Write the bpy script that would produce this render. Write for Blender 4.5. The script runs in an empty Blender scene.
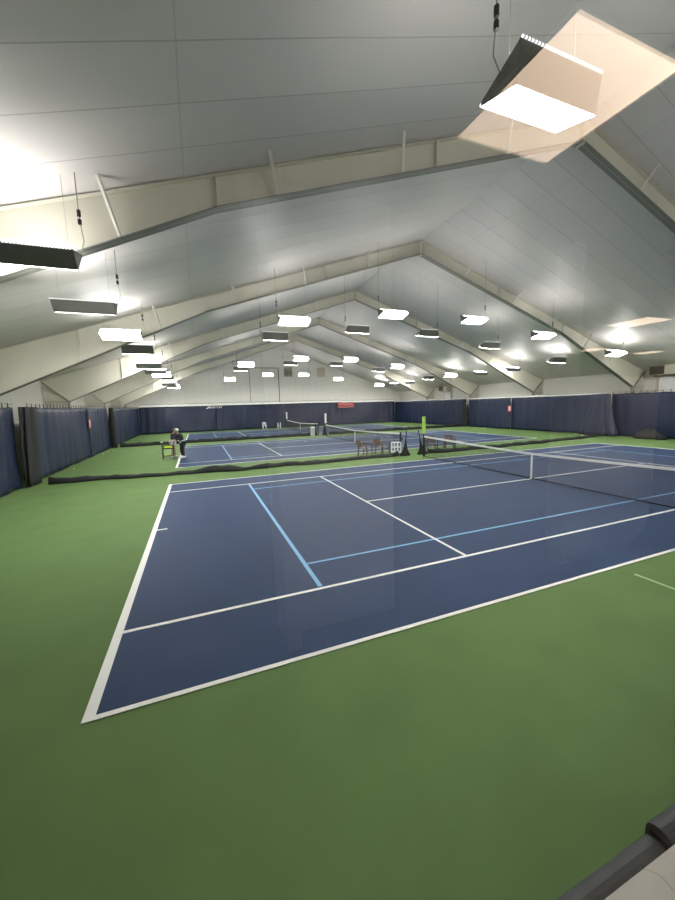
import bpy, bmesh, math, random
from mathutils import Vector, Matrix
random.seed(7)
scn = bpy.context.scene
col = scn.collection
PI = math.pi
YG = -3.39            # plane of the viewing window
RX = 11.885           # ridge line, also the net line of every court
def zroof(x): return 10.60 - 0.333*abs(x-RX)

# ------------------------------------------------------------------ materials
def newmat(name):
    m = bpy.data.materials.new(name); m.use_nodes = True
    return m, m.node_tree, m.node_tree.nodes['Principled BSDF']
def mat(name, c, rough=.6, metal=0, noise=0.0, nscale=6, bump=0.0, bscale=40, spec=.5, emit=None, es=0):
    m, nt, b = newmat(name)
    b.inputs['Base Color'].default_value = (*c, 1)
    b.inputs['Roughness'].default_value = rough
    b.inputs['Metallic'].default_value = metal
    b.inputs['Specular IOR Level'].default_value = spec
    tc = nt.nodes.new('ShaderNodeTexCoord')
    if noise:
        n = nt.nodes.new('ShaderNodeTexNoise'); n.inputs['Scale'].default_value = nscale; n.inputs['Detail'].default_value = 4
        nt.links.new(tc.outputs['Object'], n.inputs['Vector'])
        r = nt.nodes.new('ShaderNodeMapRange'); r.inputs['From Min'].default_value = .3; r.inputs['From Max'].default_value = .7
        r.inputs['To Min'].default_value = 1-noise; r.inputs['To Max'].default_value = 1+noise
        nt.links.new(n.outputs['Fac'], r.inputs['Value'])
        v = nt.nodes.new('ShaderNodeVectorMath'); v.operation = 'SCALE'; v.inputs[0].default_value = c
        nt.links.new(r.outputs['Result'], v.inputs['Scale']); nt.links.new(v.outputs['Vector'], b.inputs['Base Color'])
    if bump:
        n2 = nt.nodes.new('ShaderNodeTexNoise'); n2.inputs['Scale'].default_value = bscale
        nt.links.new(tc.outputs['Object'], n2.inputs['Vector'])
        bp = nt.nodes.new('ShaderNodeBump'); bp.inputs['Strength'].default_value = bump; bp.inputs['Distance'].default_value = .02
        nt.links.new(n2.outputs['Fac'], bp.inputs['Height']); nt.links.new(bp.outputs['Normal'], b.inputs['Normal'])
    if emit:
        b.inputs['Emission Color'].default_value = (*emit, 1); b.inputs['Emission Strength'].default_value = es
    return m
M = {}
M['green'] = mat('green_court_paint', (.116,.190,.066), .75, noise=.07, nscale=1.3, bump=.15, bscale=160, spec=.15)
M['blue'] = mat('blue_court_paint', (.020,.044,.108), .6, noise=.08, nscale=1.1, bump=.12, bscale=160, spec=.2)
M['line'] = mat('white_line_paint', (.82,.82,.78), .6)
M['blueline'] = mat('light_blue_line_paint', (.20,.44,.70), .6)
M['paleline'] = mat('pale_green_line_paint', (.36,.50,.24), .6)
M['steel'] = mat('cream_painted_steel', (.60,.575,.49), .5, noise=.05, nscale=.8)
M['flange'] = mat('shade_darkened_steel_flange', (.20,.195,.175), .5)  # steel colour darkened to paint in the shade under the flanges
M['rod'] = mat('pale_brace_steel', (.66,.65,.60), .45)
M['wall'] = mat('white_liner_panel', (.64,.63,.57), .6, noise=.04, nscale=.5)
M['curtain'] = mat('navy_vinyl_curtain', (.008,.015,.046), .5, noise=.22, nscale=1.2, bump=.2, bscale=9, spec=.5)
M['black'] = mat('black_mesh_fabric', (.010,.011,.012), .8, noise=.2, nscale=8)
M['net'] = mat('black_net_cord', (.012,.012,.014), .8)
M['white'] = mat('white_vinyl_tape', (.80,.80,.77), .55)
M['header'] = mat('pale_curtain_header', (.78,.77,.73), .6)
M['hook'] = mat('dark_hook_steel', (.05,.05,.05), .5, .3)
M['fixt'] = mat('dark_grey_fixture_housing', (.17,.17,.155), .45, .2)
M['fixtrim'] = mat('pale_fixture_rim', (.75,.75,.72), .4)
M['cord'] = mat('grey_power_cord', (.35,.34,.31), .6)
M['plug'] = mat('black_plug_rubber', (.015,.015,.015), .6)
M['wire'] = mat('steel_suspension_wire', (.45,.45,.43), .4, .4)
M['brown'] = mat('brown_plastic_chair', (.085,.042,.022), .4)
M['whitep'] = mat('white_plastic', (.75,.75,.74), .45)
M['greyp'] = mat('grey_plastic', (.42,.43,.46), .5)
M['lime'] = mat('lime_green_foam', (.40,.62,.10), .6)
M['ball'] = mat('yellow_green_ball_felt', (.62,.80,.05), .9)
M['oldball'] = mat('faded_ball_felt', (.75,.80,.55), .9)
M['darkmetal'] = mat('black_cart_frame', (.02,.03,.03), .4, .4)
M['red'] = mat('red_banner_vinyl', (.34,.030,.025), .5)
M['pink'] = mat('faded_pink_sign_panel', (.75,.42,.42), .5)
M['louvre'] = mat('brown_louvre_metal', (.075,.055,.04), .5, .3)
M['unit'] = mat('cream_enamel', (.50,.47,.38), .5)
M['tan'] = mat('tan_board', (.42,.33,.22), .6)
M['skin'] = mat('skin', (.50,.30,.21), .6)
M['hair'] = mat('dark_hair', (.03,.02,.015), .7)
M['jacket'] = mat('black_jacket_cloth', (.010,.011,.020), .8)
M['greycloth'] = mat('grey_stripe_cloth', (.36,.36,.42), .8)
M['paleshort'] = mat('pale_shirt_cloth', (.62,.60,.60), .8)
M['cap'] = mat('light_grey_cap_cloth', (.48,.47,.45), .8)
M['lface'] = mat('lounge_white_paint', (.85,.80,.72), .6)
M['sill'] = mat('beige_laminate_sill', (.92,.88,.82), .45, noise=.03, nscale=20)
M['rail'] = mat('dark_grey_window_rail', (.075,.08,.08), .55, noise=.15, nscale=30)
M['gasket'] = mat('black_gasket', (.01,.01,.01), .7)
M['lfloor'] = mat('dark_lounge_carpet', (.035,.032,.03), .9)
M['ldark'] = mat('dark_lounge_wall', (.035,.03,.027), .8)
M['ltile'] = mat('lounge_ceiling_tile', (.30,.28,.25), .9)
M['panel'] = mat('warm_led_panel', (.8,.8,.8), .5, emit=(1.0,.74,.54), es=5.4)
M['ptrim'] = mat('panel_frame', (.8,.76,.7), .5)
M['lens'] = mat('bright_led_lens', (.9,.9,.9), .4, emit=(1.0,.985,.95), es=80)
M['uplens'] = mat('uplight_led_lens', (.9,.9,.9), .4, emit=(1.0,.98,.95), es=19)

# rim: row of little leds between dark gaps (object coordinates of the fixture)
m, nt, b = newmat('perforated_led_rim')
tc = nt.nodes.new('ShaderNodeTexCoord'); sx = nt.nodes.new('ShaderNodeSeparateXYZ'); nt.links.new(tc.outputs['Object'], sx.inputs[0])
mu = nt.nodes.new('ShaderNodeMath'); mu.operation = 'MULTIPLY'; mu.inputs[1].default_value = 22; nt.links.new(sx.outputs['X'], mu.inputs[0])
fr = nt.nodes.new('ShaderNodeMath'); fr.operation = 'FRACT'; nt.links.new(mu.outputs[0], fr.inputs[0])
gt = nt.nodes.new('ShaderNodeMath'); gt.operation = 'GREATER_THAN'; gt.inputs[1].default_value = .45; nt.links.new(fr.outputs[0], gt.inputs[0])
ms = nt.nodes.new('ShaderNodeMath'); ms.operation = 'MULTIPLY'; ms.inputs[1].default_value = 1.8; nt.links.new(gt.outputs[0], ms.inputs[0])
b.inputs['Base Color'].default_value = (.25,.25,.24,1); b.inputs['Emission Color'].default_value = (1,1,1,1)
nt.links.new(ms.outputs[0], b.inputs['Emission Strength']); M['rim'] = m

# ceiling liner: sheets 0.93 m wide lapped up the slope, a taped joint now and then
m, nt, b = newmat('grey_ceiling_liner')
geo = nt.nodes.new('ShaderNodeNewGeometry'); sx = nt.nodes.new('ShaderNodeSeparateXYZ'); nt.links.new(geo.outputs['Position'], sx.inputs[0])
def mth(op, a, bv=None, nt=nt):
    n = nt.nodes.new('ShaderNodeMath'); n.operation = op
    for i, v in enumerate((a, bv)):
        if v is None: continue
        if isinstance(v, (int, float)): n.inputs[i].default_value = v
        else: nt.links.new(v, n.inputs[i])
    return n.outputs[0]
nz = nt.nodes.new('ShaderNodeTexNoise'); nz.inputs['Scale'].default_value = .35; nt.links.new(geo.outputs['Position'], nz.inputs['Vector'])
yy = mth('SUBTRACT', mth('ADD', sx.outputs['Y'], mth('MULTIPLY', nz.outputs['Fac'], .05)), mth('MULTIPLY', sx.outputs['X'], .027))
fy = mth('FRACT', mth('DIVIDE', mth('SUBTRACT', yy, .605-9.3), .93))
dy = mth('MINIMUM', fy, mth('SUBTRACT', 1, fy))
ly = mth('LESS_THAN', dy, .012)
fx = mth('FRACT', mth('DIVIDE', mth('SUBTRACT', sx.outputs['X'], 1.25-61), 6.1))
dx = mth('MINIMUM', fx, mth('SUBTRACT', 1, fx))
lx = mth('MULTIPLY', mth('LESS_THAN', dx, .002), .5)
ln = mth('MAXIMUM', ly, lx)
mixc = nt.nodes.new('ShaderNodeMix'); mixc.data_type = 'RGBA'
mixc.inputs['A'].default_value = (.62,.585,.572,1); mixc.inputs['B'].default_value = (.30,.285,.28,1)
nt.links.new(mth('MULTIPLY', ln, .6), mixc.inputs['Factor']); nt.links.new(mixc.outputs['Result'], b.inputs['Base Color'])
b.inputs['Roughness'].default_value = .5; b.inputs['Specular IOR Level'].default_value = .55
sag = mth('SINE', mth('MULTIPLY', fy, PI))
n3 = nt.nodes.new('ShaderNodeTexNoise'); n3.inputs['Scale'].default_value = 2.2; n3.inputs['Detail'].default_value = 3
nt.links.new(geo.outputs['Position'], n3.inputs['Vector'])
hh = mth('ADD', mth('MULTIPLY', sag, -.6), mth('MULTIPLY', n3.outputs['Fac'], .5))
bp = nt.nodes.new('ShaderNodeBump'); bp.inputs['Strength'].default_value = .35; bp.inputs['Distance'].default_value = .05
nt.links.new(hh, bp.inputs['Height']); nt.links.new(bp.outputs['Normal'], b.inputs['Normal'])
M['ceil'] = m

# end-wall panels: faint vertical ribs
m, nt, b = newmat('ribbed_white_panel')
geo = nt.nodes.new('ShaderNodeNewGeometry'); sx = nt.nodes.new('ShaderNodeSeparateXYZ'); nt.links.new(geo.outputs['Position'], sx.inputs[0])
def mt2(op, a, bv=None): return mth(op, a, bv, nt)
f1 = mt2('FRACT', mt2('DIVIDE', sx.outputs['X'], .93)); l1 = mt2('LESS_THAN', f1, .03)
mixc = nt.nodes.new('ShaderNodeMix'); mixc.data_type = 'RGBA'
mixc.inputs['A'].default_value = (.66,.65,.60,1); mixc.inputs['B'].default_value = (.50,.49,.45,1)
nt.links.new(mt2('MULTIPLY', l1, .7), mixc.inputs['Factor']); nt.links.new(mixc.outputs['Result'], b.inputs['Base Color'])
b.inputs['Roughness'].default_value = .6
M['endwall'] = m

# window glass: both faces reflect a few percent, the rest passes straight through
m = bpy.data.materials.new('clear_window_glass'); m.use_nodes = True; nt = m.node_tree; nt.nodes.clear()
out = nt.nodes.new('ShaderNodeOutputMaterial'); mx = nt.nodes.new('ShaderNodeMixShader')
tr = nt.nodes.new('ShaderNodeBsdfTransparent'); tr.inputs['Color'].default_value = (.985,.99,.985,1)
gl = nt.nodes.new('ShaderNodeBsdfGlossy'); gl.inputs['Roughness'].default_value = 0.0
geo = nt.nodes.new('ShaderNodeNewGeometry'); dt = nt.nodes.new('ShaderNodeVectorMath'); dt.operation = 'DOT_PRODUCT'
nt.links.new(geo.outputs['Incoming'], dt.inputs[0]); nt.links.new(geo.outputs['True Normal'], dt.inputs[1])
c = mth('ABSOLUTE', dt.outputs['Value'], None, nt)
sch = mth('ADD', mth('MULTIPLY', mth('POWER', mth('SUBTRACT', 1, c, nt), 5, nt), .96, nt), .04, nt)
nt.links.new(sch, mx.inputs['Fac']); nt.links.new(tr.outputs[0], mx.inputs[1]); nt.links.new(gl.outputs[0], mx.inputs[2]); nt.links.new(mx.outputs[0], out.inputs[0])
M['glass'] = m

# ------------------------------------------------------------------ mesh builder
class MB:
    def __init__(s): s.v = []; s.f = []; s.mi = []
    def add(s, vs, fs, mi=0):
        o = len(s.v); s.v += [tuple(v) for v in vs]; s.f += [tuple(i+o for i in f) for f in fs]; s.mi += [mi]*len(fs); return s
    def box(s, x0, x1, y0, y1, z0, z1, mi=0):
        vs = [(x,y,z) for x in (x0,x1) for y in (y0,y1) for z in (z0,z1)]
        return s.add(vs, [(0,1,3,2),(4,6,7,5),(0,4,5,1),(2,3,7,6),(0,2,6,4),(1,5,7,3)], mi)
    def prism(s, pts, axis, a, b, mi=0):
        # polygon pts extruded along axis between a and b; pts are the two other coordinates in xyz order
        def P(p, t):
            q = list(p); q.insert(axis, t); return q
        n = len(pts); vs = [P(p,a) for p in pts]+[P(p,b) for p in pts]
        fs = [tuple(range(n))[::-1], tuple(range(n,2*n))]+[(i,(i+1)%n,n+(i+1)%n,n+i) for i in range(n)]
        return s.add(vs, fs, mi)
    def tube(s, path, r, n=8, mi=0, cap=True):
        path = [Vector(p) for p in path]; rings = []
        rs = r if isinstance(r, (list, tuple)) else [r]*len(path)
        up = None
        for i, p in enumerate(path):
            d = (path[min(i+1,len(path)-1)]-path[max(i-1,0)]).normalized()
            if up is None:
                up = Vector((0,0,1)) if abs(d.z) < .9 else Vector((1,0,0))
            a = d.cross(up).normalized(); bb = a.cross(d).normalized(); up = bb
            rings.append([p+(a*math.cos(2*PI*k/n)+bb*math.sin(2*PI*k/n))*rs[i] for k in range(n)])
        vs = [q for rr in rings for q in rr]; fs = []
        for i in range(len(path)-1):
            for k in range(n): fs.append((i*n+k, i*n+(k+1)%n, (i+1)*n+(k+1)%n, (i+1)*n+k))
        if cap: fs.append(tuple(range(n))[::-1]); fs.append(tuple(range((len(path)-1)*n, len(path)*n)))
        return s.add(vs, fs, mi)
    def bar(s, a, b, w, h, mi=0):   # rectangular bar
        a, b = Vector(a), Vector(b); d = (b-a).normalized()
        u = Vector((0,0,1)) if abs(d.z) < .95 else Vector((0,1,0))
        x = d.cross(u).normalized()*w/2; y = x.cross(d).normalized()*h/2
        vs = [a-x-y,a+x-y,a+x+y,a-x+y,b-x-y,b+x-y,b+x+y,b-x+y]
        return s.add(vs, [(3,2,1,0),(4,5,6,7),(0,1,5,4),(1,2,6,5),(2,3,7,6),(3,0,4,7)], mi)
    def grid(s, fn, nu, nv, mi=0, close=False):
        vs = [fn(i/nu, j/nv) for i in range(nu+1) for j in range(nv+1)]
        fs = [(i*(nv+1)+j, (i+1)*(nv+1)+j, (i+1)*(nv+1)+j+1, i*(nv+1)+j+1) for i in range(nu) for j in range(nv)]
        return s.add(vs, fs, mi)
    def sphere(s, c, r, nu=10, nv=7, mi=0, sc=(1,1,1)):
        def fn(u, v):
            t = PI*v; return (c[0]+r*sc[0]*math.sin(t)*math.cos(2*PI*u), c[1]+r*sc[1]*math.sin(t)*math.sin(2*PI*u), c[2]+r*sc[2]*math.cos(t))
        return s.grid(fn, nu, nv, mi)
    def build(s, name, mats, parent=None, smooth=False, solid=0, fix=True):
        me = bpy.data.meshes.new(name); me.from_pydata(s.v, [], s.f)
        if not isinstance(mats, (list, tuple)): mats = [mats]
        for m_ in mats: me.materials.append(m_)
        me.polygons.foreach_set('material_index', s.mi)
        if fix:
            bm = bmesh.new(); bm.from_mesh(me)
            if smooth: bmesh.ops.remove_doubles(bm, verts=bm.verts, dist=1e-5)
            bmesh.ops.recalc_face_normals(bm, faces=bm.faces); bm.to_mesh(me); bm.free()
        if smooth: me.polygons.foreach_set('use_smooth', [True]*len(me.polygons))
        o = bpy.data.objects.new(name, me); col.objects.link(o)
        if parent: o.parent = parent
        if solid:
            sm = o.modifiers.new('Solidify', 'SOLIDIFY'); sm.thickness = solid; sm.offset = 0
        return o
def tag(o, label, cat, group=None, kind=None):
    o['label'] = label; o['category'] = cat
    if group: o['group'] = group
    if kind: o['kind'] = kind
    return o
def thing(name, loc, label, cat, group=None, rz=0):
    o = bpy.data.objects.new(name, None); col.objects.link(o); o.location = loc; o.rotation_euler = (0,0,rz); o.empty_display_size = .2
    return tag(o, label, cat, group)
def struct(o): o['kind'] = 'structure'; return o
def kid_last(): return col.objects[-1]
def kids(o): return [c for c in bpy.data.objects if c.parent == o]
def dup(o, parent=None, tree=None):
    c = o.copy(); col.objects.link(c); c.parent = parent
    for ch in (tree[o.name] if tree else kids(o)): dup(ch, c, tree)
    return c
def mktree(root):
    t = {}
    def rec(o):
        t[o.name] = kids(o)
        for k in t[o.name]: rec(k)
    rec(root); return t
def text(body, size, name, mt, parent, M_, depth=.004):
    cu = bpy.data.curves.new(name, 'FONT'); cu.body = body; cu.size = size; cu.extrude = depth; cu.align_x = 'CENTER'; cu.align_y = 'CENTER'
    tmp = bpy.data.objects.new('tmp', cu); col.objects.link(tmp); bpy.context.view_layer.update()
    me = bpy.data.meshes.new_from_object(tmp.evaluated_get(bpy.context.evaluated_depsgraph_get()))
    bpy.data.objects.remove(tmp); me.materials.clear(); me.materials.append(mt); me.transform(M_)
    o = bpy.data.objects.new(name, me); col.objects.link(o); o.parent = parent; return o

# ------------------------------------------------------------------ shell
XL, XR, Y0, Y1 = -6.4, 30.2, -3.32, 44.6
struct(MB().box(XL-.3, XR+.3, Y0-.1, Y1+.3, -.25, 0).build('floor', M['green']))
def court(yb):
    z = .004; t = .010
    b = MB().box(0, 23.77, yb, yb+10.97, -.01, z, 0)
    def L(x0,x1,y0,y1,mi=1,h=t): b.box(x0,x1,yb+y0,yb+y1,z-.002,h,mi)
    w = .055
    L(0,.10,0,10.97); L(23.67,23.77,0,10.97)
    L(.10,23.67,0,w); L(.10,23.67,10.97-w,10.97)
    L(.10,23.67,1.372-w/2,1.372+w/2); L(.10,23.67,9.60-w/2,9.60+w/2)
    for x in (5.485, 18.285): L(x-w/2,x+w/2,1.40,9.572)
    L(5.5125,18.2575,5.485-w/2,5.485+w/2)
    L(.10,.32,5.485-w/2,5.485+w/2); L(23.45,23.67,5.485-w/2,5.485+w/2)
    for x in (2.74, 21.03): L(x-.035,x+.035,1.44,9.572,2,.008)
    for y in (2.285, 8.685):
        for a, c in ((2.785,5.4575),(5.5125,18.2575),(18.3125,20.985)): L(a,c,y-.025,y+.025,2,.008)
    return b
for yb in (0, 15.05, 30.10):
    o = court(yb).build('floor', [M['blue'], M['line'], M['blueline']]); struct(o)
struct(MB().box(7.33,7.38,-2.9,-.25,-.002,.005).build('floor', M['paleline']))

# ceiling: two liner slopes; walls; window
for s in (-1, 1):
    xe = XL-.3 if s < 0 else XR+.3
    def fn(u, v, xe=xe):
        x = RX+(xe-RX)*u; return (x, Y0-.1+(Y1+.3-Y0)*v, zroof(x))
    o = MB().prism([(RX, zroof(RX)), (xe, zroof(xe)), (xe, zroof(xe)+.12), (RX, zroof(RX)+.12)], 1, Y0-.1, Y1+.3).build('ceiling', M['ceil']); struct(o)
struct(MB().box(XL-.25, XL, Y0, Y1+.2, 0, zroof(XL)+.05).build('wall_left', M['wall']))
struct(MB().box(XR, XR+.25, Y0, Y1+.2, 0, zroof(XR)+.05).build('wall_right', M['wall']))
g = [(XL,0),(XR,0),(XR,zroof(XR)),(RX,zroof(RX)),(XL,zroof(XL))]
struct(MB().prism(g, 1, Y1, Y1+.2).build('wall_back', M['endwall']))
# near end wall with the viewing window opening
WX0, WX1, WZ0, WZ1 = -1.2, 4.6, 1.99, 4.0
b = MB()
ya, yb_ = YG-.02, YG+.13
b.box(XL,WX0,ya,yb_,0,zroof(XL)); b.prism([(XL,zroof(XL)),(WX0,zroof(XL)),(WX0,zroof(WX0))],1,ya,yb_)
b.box(WX0,WX1,ya,yb_,0,WZ0-.03)
b.prism([(WX0,WZ1),(WX1,WZ1),(WX1,zroof(WX1)),(WX0,zroof(WX0))],1,ya,yb_)
b.prism([(WX1,0),(XR,0),(XR,zroof(XR)),(RX,zroof(RX)),(WX1,zroof(WX1))],1,ya,yb_)
struct(b.build('wall_front', M['wall']))
# window_1: pane and frame, a pale ledge outside it, dark padded rail along the ledge
win = bpy.data.objects.new('window_1', None); col.objects.link(win); win.location = (1.7, YG, WZ0); struct(win)
def wl(bm_):
    bm_.v = [(x-1.7, y-YG, z-WZ0) for x,y,z in bm_.v]; return bm_
wl(MB().box(WX0,WX1,YG-.003,YG+.003,WZ0-.02,WZ1)).build('pane', M['glass'], win)
r = MB(); r.box(WX0-.05,WX0,YG-.03,YG+.02,WZ0-.05,WZ1+.05); r.box(WX1,WX1+.05,YG-.03,YG+.02,WZ0-.05,WZ1+.05); r.box(WX0,WX1,YG-.03,YG+.02,WZ1,WZ1+.05)
wl(r).build('window_frame', M['rail'], win)
s_ = MB(); ys0, ys1 = YG+.004, -3.245
s_.prism([(WX0,ys1),(1.788,ys1),(1.803,ys1-.015),(1.797,ys1-.05),(1.797,ys0),(WX0,ys0)],2,WZ0-.03,WZ0+.010)
s_.prism([(1.7895,ys1),(1.8045,ys1-.015),(1.7985,ys1-.05),(1.7985,ys0),(WX1,ys0),(WX1,ys1)],2,WZ0-.03,WZ0+.010)
wl(s_).build('window_sill', M['sill'], win)
def pad(x0, x1, w, zt):
    pr = [(ys1, WZ0-.05)]
    for k in range(9):
        a = PI-PI*k/8; pr.append((ys1+w/2+w/2*math.cos(a), zt-.018+.018*math.sin(a)))
    pr.append((ys1+w, WZ0-.05)); return MB().prism(pr, 0, x0, x1)
wl(pad(WX0,1.868,.040,1.985)).build('padded_rail', M['rail'], win)
wl(pad(1.874,WX1,.042,2.003)).build('padded_rail', M['rail'], win)
wl(MB().box(1.866,1.876,ys1+.002,ys1+.034,WZ0-.05,WZ0-.005)).build('gasket', M['gasket'], win)
wl(MB().tube([(1.772,-3.287,WZ0+.0095),(1.772,-3.287,WZ0+.0110)],.0022,8)).build('screw_head', M['gasket'], win)
# ------------------------------------------------------------------ viewing lounge behind the glass
LZ, LC, LB = 1.2, 4.08, 2*YG+1.26
struct(MB().box(-4,18,-11.5,YG-.03,LZ-.2,LZ).build('floor', M['lfloor']))
struct(MB().box(-4,18,-11.5,YG-.03,LC,LC+.2).build('ceiling', M['ltile']))
struct(MB().box(-4,18,-11.7,-11.5,LZ,LC).build('wall_lounge_back', M['ldark']))
struct(MB().box(-4.2,-4,-11.7,YG-.03,LZ,LC).build('wall_lounge_left', M['ldark']))
struct(MB().box(18,18.2,-11.7,YG-.03,LZ,LC).build('wall_lounge_right', M['ldark']))
b = MB(); b.box(-4.2,WX0-.05,YG-.07,YG-.03,LZ,LC); b.box(WX1+.05,18,YG-.07,YG-.03,LZ,LC); b.box(WX0-.05,WX1+.05,YG-.07,YG-.03,WZ1+.05,LC); b.box(WX0-.05,WX1+.05,YG-.07,YG-.03,LZ,WZ0-.05)
struct(b.build('wall_lounge_front', M['ldark']))
struct(MB().box(1.70,2.48,LB-.15,LB,LZ,LC).build('wall_lounge_middle', M['lface']))
struct(MB().box(1.60,1.70,LB-.17,LB+.17,LZ,LC).build('trim_1', M['lface']))
struct(MB().box(4.29,4.40,LB-.17,LB+.01,LZ,LC).build('trim_2', M['lface']))
# low white partition with a rounded lower corner
pts = [(4.40,2.95),(4.40,LZ+.02),(5.30,LZ+.02),(5.50,LZ+.10),(5.62,LZ+.32),(5.62,2.95)]
struct(MB().prism(pts,1,LB-.12,LB).build('wall_lounge_partition', M['lface']))
def led_panel(x0,x1,y0,y1,label):
    t = thing('ceiling_panel_light', ((x0+x1)/2,(y0+y1)/2,LC), label, 'ceiling light', 'lounge ceiling panels')
    hx, hy = (x1-x0)/2, (y1-y0)/2
    MB().box(-hx,hx,-hy,hy,-.014,-.004).build('diffuser', M['panel'], t)
    f = MB(); w = .012
    f.box(-hx-w,hx+w,-hy-w,-hy,-.02,0); f.box(-hx-w,hx+w,hy,hy+w,-.02,0); f.box(-hx-w,-hx,-hy,hy,-.02,0); f.box(hx,hx+w,-hy,hy,-.02,0)
    f.build('panel_frame', M['ptrim'], t)
led_panel(2.47,3.08,2*YG+1.94,2*YG+2.55,'square warm panel light mirrored large in the glass at top right')
led_panel(-.40,.21,-4.85,-4.24,'added unseen panel light brightening the lounge walls, left of the one mirrored large')  # added panel, out of view, to brighten the lounge walls
led_panel(5.3,5.91,-4.85,-4.24,'added unseen panel light brightening the lounge walls, right of the one mirrored large')  # second added panel, also unseen, for more light on the lounge walls
led_panel(8.25,8.95,2*YG-1.01,2*YG-.32,'square warm panel light mirrored as flat diamond at right edge')
led_panel(11.1,11.75,2*YG-3.6,2*YG-3.05,'small warm panel light mirrored as the small sliver left of the bright hanging light')
led_panel(13.7,14.35,2*YG-3.7,2*YG-3.1,'small warm panel light mirrored as the thin sliver at far right edge')

# ------------------------------------------------------------------ steel frames
def flange(path, w, t, up):
    b = MB()
    for a, c in zip(path[:-1], path[1:]):
        a, c = Vector((a[0],0,a[1])), Vector((c[0],0,c[1])); d = (c-a).normalized(); n = Vector((-d.z,0,d.x))
        if (n.z < 0) == up: n = -n
        n = n*t
        vs = [a+Vector((0,-w/2,0)),a+Vector((0,w/2,0)),c+Vector((0,w/2,0)),c+Vector((0,-w/2,0))]
        vs += [v+n for v in vs]
        b.add(vs, [(0,1,2,3),(7,6,5,4),(0,4,5,1),(1,5,6,2),(2,6,7,3),(3,7,4,0)])
    return b
def mirror(p): return [(2*RX-x, z) for x, z in p]
inner = [(-6.0,0),(-5.2,3.38),(1.83,6.62),(RX,9.95)]
outer = [(-6.38,0),(-6.38,zroof(-6.38)-.03),(RX,zroof(RX)-.03)]
inn = inner+mirror(inner)[::-1][1:]
out_ = outer+mirror(outer)[::-1][1:]
ft = thing('roof_frame', (0,4.3,0), 'x', 'steel roof frame', 'steel roof frames')
w = MB()
w.prism(outer+[(RX,9.95),(1.83,6.62),(-5.2,3.38),(-6.0,0)],1,-.006,.006)
w.prism(mirror(outer+[(RX,9.95),(1.83,6.62),(-5.2,3.38),(-6.0,0)]),1,-.006,.006)
w.build('web', M['steel'], ft)
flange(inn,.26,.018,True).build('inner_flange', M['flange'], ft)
flange(out_,.22,.014,False).build('outer_flange', M['steel'], ft)
def zin(x):
    x = x if x <= RX else 2*RX-x
    for a, c in zip(inner[1:-1], inner[2:]):
        if a[0] <= x <= c[0]: return a[1]+(c[1]-a[1])*(x-a[0])/(c[0]-a[0])
for mx_ in (0,1):
    for xs in (-2.6, 1.83, 6.9):
        x = xs if not mx_ else 2*RX-xs
        MB().box(x-.006,x+.006,-.12,.12,zin(x)+.02,zroof(x)-.045).build('stiffener', M['rod'], ft)
    p = [(-5.2,3.38),(-6.36,4.45)]
    if mx_: p = mirror(p)
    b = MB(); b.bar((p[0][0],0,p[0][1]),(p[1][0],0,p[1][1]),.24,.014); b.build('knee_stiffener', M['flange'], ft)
    p = [(-5.2,3.38),(-6.36,3.38)]
    if mx_: p = mirror(p)
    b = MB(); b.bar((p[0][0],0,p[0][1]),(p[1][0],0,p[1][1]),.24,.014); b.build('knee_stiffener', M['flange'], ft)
MB().box(RX-.02,RX+.02,-.13,.13,9.88,10.53).build('apex_plate', M['steel'], ft)
for off in (-11.77,-8.89,-5.93,-2.85,2.6,5.93,8.9,11.8):
    x = RX+off
    if abs(x-1.83) < .3: continue
    b = MB(); b.bar((x,-.13,zin(x)+.03),(x-.2*(1 if off<0 else -1),-.53,zroof(x)-.02),.05,.05); b.build('flange_brace', M['rod'], ft)
ftree = mktree(ft)
fl = ['deep cream steel roof frame crossing above the nearest court, largest in view',
      'second cream steel roof frame, standing over the gap before the second court',
      'third cream steel roof frame, halfway down the hall',
      'fourth cream steel roof frame, over the gap before the farthest court',
      'fifth and farthest cream steel roof frame, nearest the back wall']
for i, y in enumerate((4.3,12.2,20.0,27.9,35.8)):
    o = ft if i == 0 else dup(ft, None, ftree)
    o.location.y = y; o['label'] = fl[i]

# ------------------------------------------------------------------ hanging lights
HL = .61
def make_light():
    t = thing('hanging_court_light', (0,0,0), 'x', 'hanging light', 'rectangular lights hanging over the courts')
    # cross-section (y, z): near top A, keel D, far edge P; lens D-P looks down and towards +y
    A, D, P = (-.36,.20), (-.31,-.20), (.19,-.055)
    b = MB()
    b.prism([A, D, (-.285,-.195), (-.335,.20)], 0, -HL, HL)                       # tall dark back
    b.prism([P, (.19,-.01), (-.335,.155), (-.335,.13)], 0, -HL, HL)               # top plate
    for s in (-HL, HL-.012): b.prism([A, D, P, (.19,-.01)], 0, s, s+.012)         # end caps
    b.build('housing', M['fixt'], t)
    MB().prism([(-.300,-.205),(.185,-.063),(.180,-.048),(-.296,-.185)],0,-HL+.015,HL-.015).build('lens', M['lens'], t)
    MB().prism([(-.30,.160),(.16,.018),(.16,.026),(-.30,.168)],0,-HL+.03,HL-.03).build('uplight_lens', M['uplens'], t)
    r_ = MB(); r_.box(-HL,HL,-.375,-.358,.187,.205); r_.build('rim', M['rim'], t)
    r_ = MB(); r_.prism([(.19,-.055),(.21,-.045),(.21,-.02),(.19,-.012)],0,-HL,HL); r_.build('edge_trim', M['rim'], t)
    return t
lt = make_light(); ltree = mktree(lt)
LXS = [-1.05, 5.05, 9.57, 14.10, 18.80, 24.85]
LZS = [5.42, 6.22, 6.76, 6.76, 6.22, 5.42]
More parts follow.
